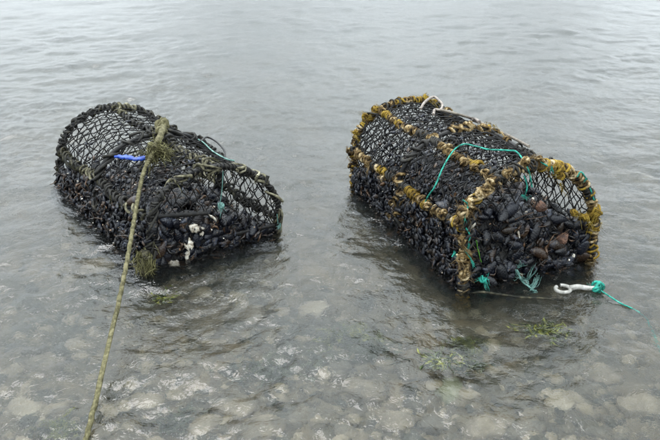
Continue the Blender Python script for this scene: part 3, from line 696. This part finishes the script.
shell_bit((136, 247), 'L', on_pot, .024, 75, 'narrow white shell chip beside the tow rope, just above the water', .45)
shell_bit((473, 224), 'R', on_end, .026, 80, 'white shell piece beside the tan-bound corner of the right pot', .6)
shell_bit((519, 233), 'R', on_end, .026, 100, 'white shell sliver in the middle of the tan-roped pot front', .4)
shell_bit((540, 207), 'R', on_end, .036, 10, 'rusty brown crab shell piece high among the mussels of the tan-roped pot', .8, 'rust')
shell_bit((562, 238), 'R', on_end, .040, 60, 'rusty orange crab shell piece low at the front netting of the tan-roped pot', .9, 'rust')
shell_bit((560, 250), 'R', on_end, .030, 20, 'small rusty shell piece under the orange crab shell', .7, 'rust')
shell_bit((543, 258), 'R', on_end, .024, 0, 'pale shell chip at the waterline of the tan-roped pot', .6)
# green blade
mbp = [toworld('R', on_end('R', x, y, .01)) for x, y in ((476, 240), (478, 250), (481, 262))]
o = strap('green_blade', mbp, .008, 'leaf', .0012); tag(o, 'fresh green blade of weed caught in the front netting of the tan-roped pot', 'seaweed')

# floating hook and its line
fb = on_plane(575, 289, .006); fh = empty('floating_hook', fb.tolist()); tag(fh, 'white ring-ended hook floating on the water with teal line knotted to it', 'hook')
rc = on_plane(563, 289, .003); kx = on_plane(597, 288, .008)
ax = (kx-rc)/np.linalg.norm(kx-rc); sx = np.cross((0, 0, 1.), ax)
t = np.linspace(-.2, 2*math.pi*.86, 40)[:, None]
mb = MB(); ring = rc+.019*(np.cos(t+2.6)*ax+np.sin(t+2.6)*sx)
tube(mb, ring-fb, .0052, 9); tube(mb, spline([rc+ax*.018+[0, 0, .002], rc+ax*.04+[0, 0, .005], rc+ax*.065, kx], 20)-fb, [.0075]*8+[.007]*6+[.006]*6, 9); mb.build('hook', 'white', fh)
mb = MB(); knot(mb, kx-fb, .012, .0038, 7); fray(mb, kx-fb, (.3, -.3, .5), 60, .022, .8, .0008); mb.build('knot', 'teal', fh)
lp = [kx, on_plane(606, 294, .006), on_plane(620, 303, .003), on_plane(638, 313, -.006), on_plane(648, 335, -.06), on_plane(662, 378, -.075), on_plane(690, 420, -.065)]
mb = MB(); tube(mb, spline(lp, 120)-fb, .0019, 9, .36, .012); mb.build('line', 'teal', fh)
rp = [toworld('R', (-W/2, -.01, .02)), on_plane(478, 292, .004), on_plane(505, 293, .002), on_plane(530, 297, .003), on_plane(552, 299, .002), on_plane(563, 297, .004)]
rp = [p+np.array([0, .006*math.sin(7*i), -.004]) for i, p in enumerate(spline(rp, 16))]
twine('lashing', rp, .0030, 'rope_olive', 'thin brownish rope floating between the tan-roped pot and the white hook', 'rope')
mb = MB(); P = [toworld('R', on_end('R', 517, 270, .02)), on_plane(522, 281, .004), on_plane(528, 286, .002), on_plane(534, 291, .001)]
tube(mb, spline(P, 24), .0026, 6, .25, .012)
for p in P: fray(mb, p, (0, -1, .2), 20, .03, .8, .0007, .1)
tag(mb.build('net_scrap', 'teal_pale'), 'pale teal scrap of net hanging in the water in front of the tan-roped pot', 'net scrap')
mb = MB(); p = toworld('R', on_end('R', 483, 279, .014)); knot(mb, p, .008, .003, 4); fray(mb, p, (0, -1, 0), 40, .02, .8, .0007); tag(mb.build('net_scrap', 'teal'), 'small tangled teal scrap at the waterline beside the tan-bound corner', 'net scrap')

# ------------------------------------------------------------------ stones, gravel, weed on the bed
def stone_mesh(seed, n=10, m=14, flat=.55):
    g = np.random.default_rng(seed); ph = g.uniform(0, 6.28, 9); V = []; F = []
    for i in range(n+1):
        a = math.pi*i/n
        for j in range(m):
            b = 2*math.pi*j/m; d = np.array([math.sin(a)*math.cos(b), math.sin(a)*math.sin(b), math.cos(a)])
            r = 1+.13*math.sin(2.3*d[0]+ph[0]+1.5*d[1])+.10*math.sin(3.4*d[1]+ph[1]-d[2])+.07*math.sin(5*d[0]-3*d[2]+ph[2])+.04*math.sin(8*d[1]+6*d[0]+ph[3])
            V.append(np.sign(d)*np.abs(d)**.82*r*[1, .8, flat])
    F = [(i*m+j, (i+1)*m+j, (i+1)*m+(j+1) % m, i*m+(j+1) % m) for i in range(n) for j in range(m)]
    return np.array(V), F
STONES = [ # pixel, width in pixels, turn, material, label
 (450, 391, 34, 1.2, 'stone_green', 'greenish pale stone standing out below the dark weed frond'),
 (418, 374, 36, .3, 'stone', 'rounded pale stone under the left end of the dark weed frond'),
 (362, 394, 44, .2, 'stone', 'broad pale stone in the bright shallows below the gap between the pots'),
 (338, 372, 26, .8, 'stone', 'small pale stone left of the broad one below the gap'),
 (566, 371, 30, .1, 'stone', 'pale oval stone, left of the pair below the floating hook'),
 (601, 377, 34, -.3, 'stone', 'pale flat stone, right of the pair below the floating hook'),
 (640, 406, 44, .2, 'stone', 'large pale stone near the right edge of the picture'),
 (560, 404, 30, .9, 'stone', 'dull stone below the pale oval one, towards the lower edge'),
 (505, 400, 24, .4, 'stone', 'small tan stone right of the greenish stone'),
 (482, 430, 40, .1, 'stone', 'pale stone at the lower edge right of the greenish stone'),
 (525, 432, 34, .5, 'stone', 'tan stone at the lower edge between two paler ones'),
 (590, 432, 30, -.4, 'stone', 'grey stone at the lower edge below the pair of pale stones'),
 (432, 425, 30, .7, 'stone', 'small grey stone at the lower edge below the greenish stone'),
 (395, 424, 34, .1, 'stone', 'tan stone at the lower edge beside the broad pale one'),
 (300, 421, 34, .3, 'stone', 'pale stone at the lower edge left of the broad pale one'),
 (262, 433, 44, .1, 'stone', 'long pale stone lying along the lower edge left of centre'),
 (238, 411, 40, -.2, 'stone', 'flat tan stone above the long pale one at the lower edge'),
 (205, 428, 30, .6, 'stone', 'small tan stone left of the long pale one at the lower edge'),
 (345, 433, 28, .2, 'stone', 'small pale stone at the lower edge under the broad pale one'),
 (150, 402, 30, .2, 'stone', 'dull stone right of the tow rope near the lower edge'),
 (45, 366, 40, .4, 'stone', 'faint pale stone left of the tow rope, midway up from the corner'),
 (97, 268, 36, .1, 'stone', 'faint pale stone left of the tow rope beside the olive-roped pot'),
 (28, 412, 36, -.3, 'stone', 'faint tan stone near the lower left corner of the picture'),
 (315, 310, 34, .2, 'stone', 'faint stone in the gap between the two pots'),
 (415, 312, 30, .5, 'stone', 'faint tan stone left of the front of the tan-roped pot'),
 (250, 318, 40, .3, 'stone', 'brownish stone seen in the dark reflection before the olive-roped pot'),
 (205, 332, 34, -.2, 'stone', 'brownish stone under the dark reflection, nearest the tow rope side'),
 (505, 330, 40, .1, 'stone', 'brownish stone in the dark reflection before the tan-roped pot'),
]
def bed_at(px, py):
    p = on_plane(px, py, 0); d = p-np.array([0, 0, CAM_H]); d /= np.linalg.norm(d)        # follow the ray bent at the surface down to the bed
    s = d/1.333; s[2] = -math.sqrt(max(0, 1-(d[0]/1.333)**2-(d[1]/1.333)**2)); q = p.copy()
    while q[2] > seabed_z(q[0], q[1]) and q[2] > -1: q = q+s*.004
    return q
for n, (px, py, wpx, turn, mat, lab) in enumerate(STONES):
    q = bed_at(px, py); dep = np.linalg.norm(q-[0, 0, CAM_H]); s = wpx/FPX*dep*.5
    v, f = stone_mesh(n, flat=.5); c_, s_ = math.cos(turn), math.sin(turn); v = v@np.array([[c_, s_, 0], [-s_, c_, 0], [0, 0, 1]])
    top = -.028-(v[:, 2].max()*s); zc = min(seabed_z(q[0], q[1])+.15*s, top)
    mb = MB(); mb.add(v*s, f); o = mb.build('stone', mat); o.location = (q[0], q[1], float(zc)); tag(o, lab, 'stone', 'stones on the seabed')
gm = MB(); base = [stone_mesh(100+i, 4, 6, .6) for i in range(6)]
for _ in range(5600):
    y = 1.0+2.2*rng.random()**1.4; x = rng.uniform(-.55, .55)*(y+.35)*1.0; s = math.exp(rng.normal(math.log(.011), .5)); s = min(s, .030)
    v, f = base[rng.integers(6)]; a = rng.uniform(0, 6.28); c_, s_ = math.cos(a), math.sin(a)
    gm.add((v*s)@np.array([[c_, s_, 0], [-s_, c_, 0], [0, 0, 1]])+[x, y, seabed_z(x, y)+s*.2], f)
M['gravel'] = mottled('gravel', [(.1, (.025, .026, .012)), (.35, (.072, .06, .030)), (.6, (.12, .096, .052)), (.9, (.22, .185, .115))], 20, .75, .3, island=1.0)
tag(gm.build('gravel', 'gravel'), 'small mixed pebbles covering the seabed under the shallow water', 'gravel', kind='stuff')

def weed(px, py, w, h, n, mat, label, z0=None, floatz=None):
    """clump of flat curling fronds, on the bed or drifting at the surface"""
    c = on_plane(px, py, floatz) if floatz is not None else bed_at(px, py); mb = MB(); dep = np.linalg.norm(c-[0, 0, CAM_H]); sw = w/FPX*dep/2; sh_ = h/FPX*dep/2*2.2
    for _ in range(n):
        b = np.array([rng.normal(0, .42)*sw, rng.normal(0, .42)*sh_, 0]); a = rng.normal(0, .5)+(0 if rng.random() < .5 else math.pi); L_ = rng.uniform(.35, .9)*sw; ww = rng.uniform(.0018, .005)
        t = np.linspace(0, 1, 8); cur = rng.normal(0, 1.2)
        P = np.stack([b[0]+L_*t*np.cos(a+cur*t), b[1]+L_*t*np.sin(a+cur*t), (rng.uniform(0, .014) if floatz is None else rng.uniform(-.006, .003))+(.006 if floatz is None else .002)*np.sin(t*6+a)+(.02*t if floatz is None else 0)], -1)
        T = np.gradient(P, axis=0); S = np.cross(T, (0, 0, 1)); S /= np.linalg.norm(S, axis=1)[:, None]+1e-9; wv = (ww*np.sin(np.pi*(t*.9+.08)))[:, None]; up_ = np.array([0, 0, .0006])
        tl = np.stack([np.cos(t*5+a), np.sin(t*5+a)], -1); U = np.cross(S, T/np.linalg.norm(T, axis=1)[:, None]); S = S*tl[:, :1]+U*tl[:, 1:]*.6
        V = np.stack([P-S*wv, P+up_, P+S*wv, P-up_], 1).reshape(-1, 3); F = [(i*4+k, i*4+(k+1) % 4, i*4+4+(k+1) % 4, i*4+4+k) for i in range(7) for k in range(4)]
        mb.add(V, F)
    o = mb.build('seaweed', mat); o.location = c.tolist(); return tag(o, label, 'seaweed', 'seaweed clumps')
weed(352, 341, 60, 14, 90, 'weed', 'pale green weed clump on the bed between the two pots')
weed(268, 371, 70, 26, 110, 'weed_dark', 'dark green weed patch on the bed below the olive-roped pot')
weed(375, 356, 50, 16, 70, 'weed_dark', 'dark weed patch on the bed left of the dark frond')
weed(545, 331, 44, 12, 110, 'weed', 'green weed clump just in front of the tan-roped pot', floatz=-.012)
weed(465, 352, 40, 16, 70, 'weed', 'olive weed clump under the water before the tan-roped pot')
weed(180, 424, 50, 20, 80, 'weed_dark', 'dark green weed patch at the lower edge right of the tow rope')
weed(60, 434, 44, 14, 80, 'weed', 'olive weed clump at the lower edge left of the tow rope')
weed(98, 294, 50, 16, 60, 'weed_dark', 'faint dark weed patch left of the tow rope below the pot')
weed(160, 300, 26, 16, 60, 'weed', 'green weed hanging under the near corner of the olive-roped pot', floatz=-.02)
weed(440, 361, 50, 5, 80, 'weed', 'long drifting strip of yellow-green weed at the surface before the right pot', floatz=-.002)
weed(470, 366, 36, 9, 60, 'weed_dark', 'dark weed strip drifting at the right end of the yellow-green one', floatz=-.006)
print('verts', sum(len(o.data.vertices) for o in col.objects if o.type == 'MESH'), 'tris', sum(len(o.data.loops)-2*len(o.data.polygons) for o in col.objects if o.type == 'MESH'), 'objs', len(col.objects))
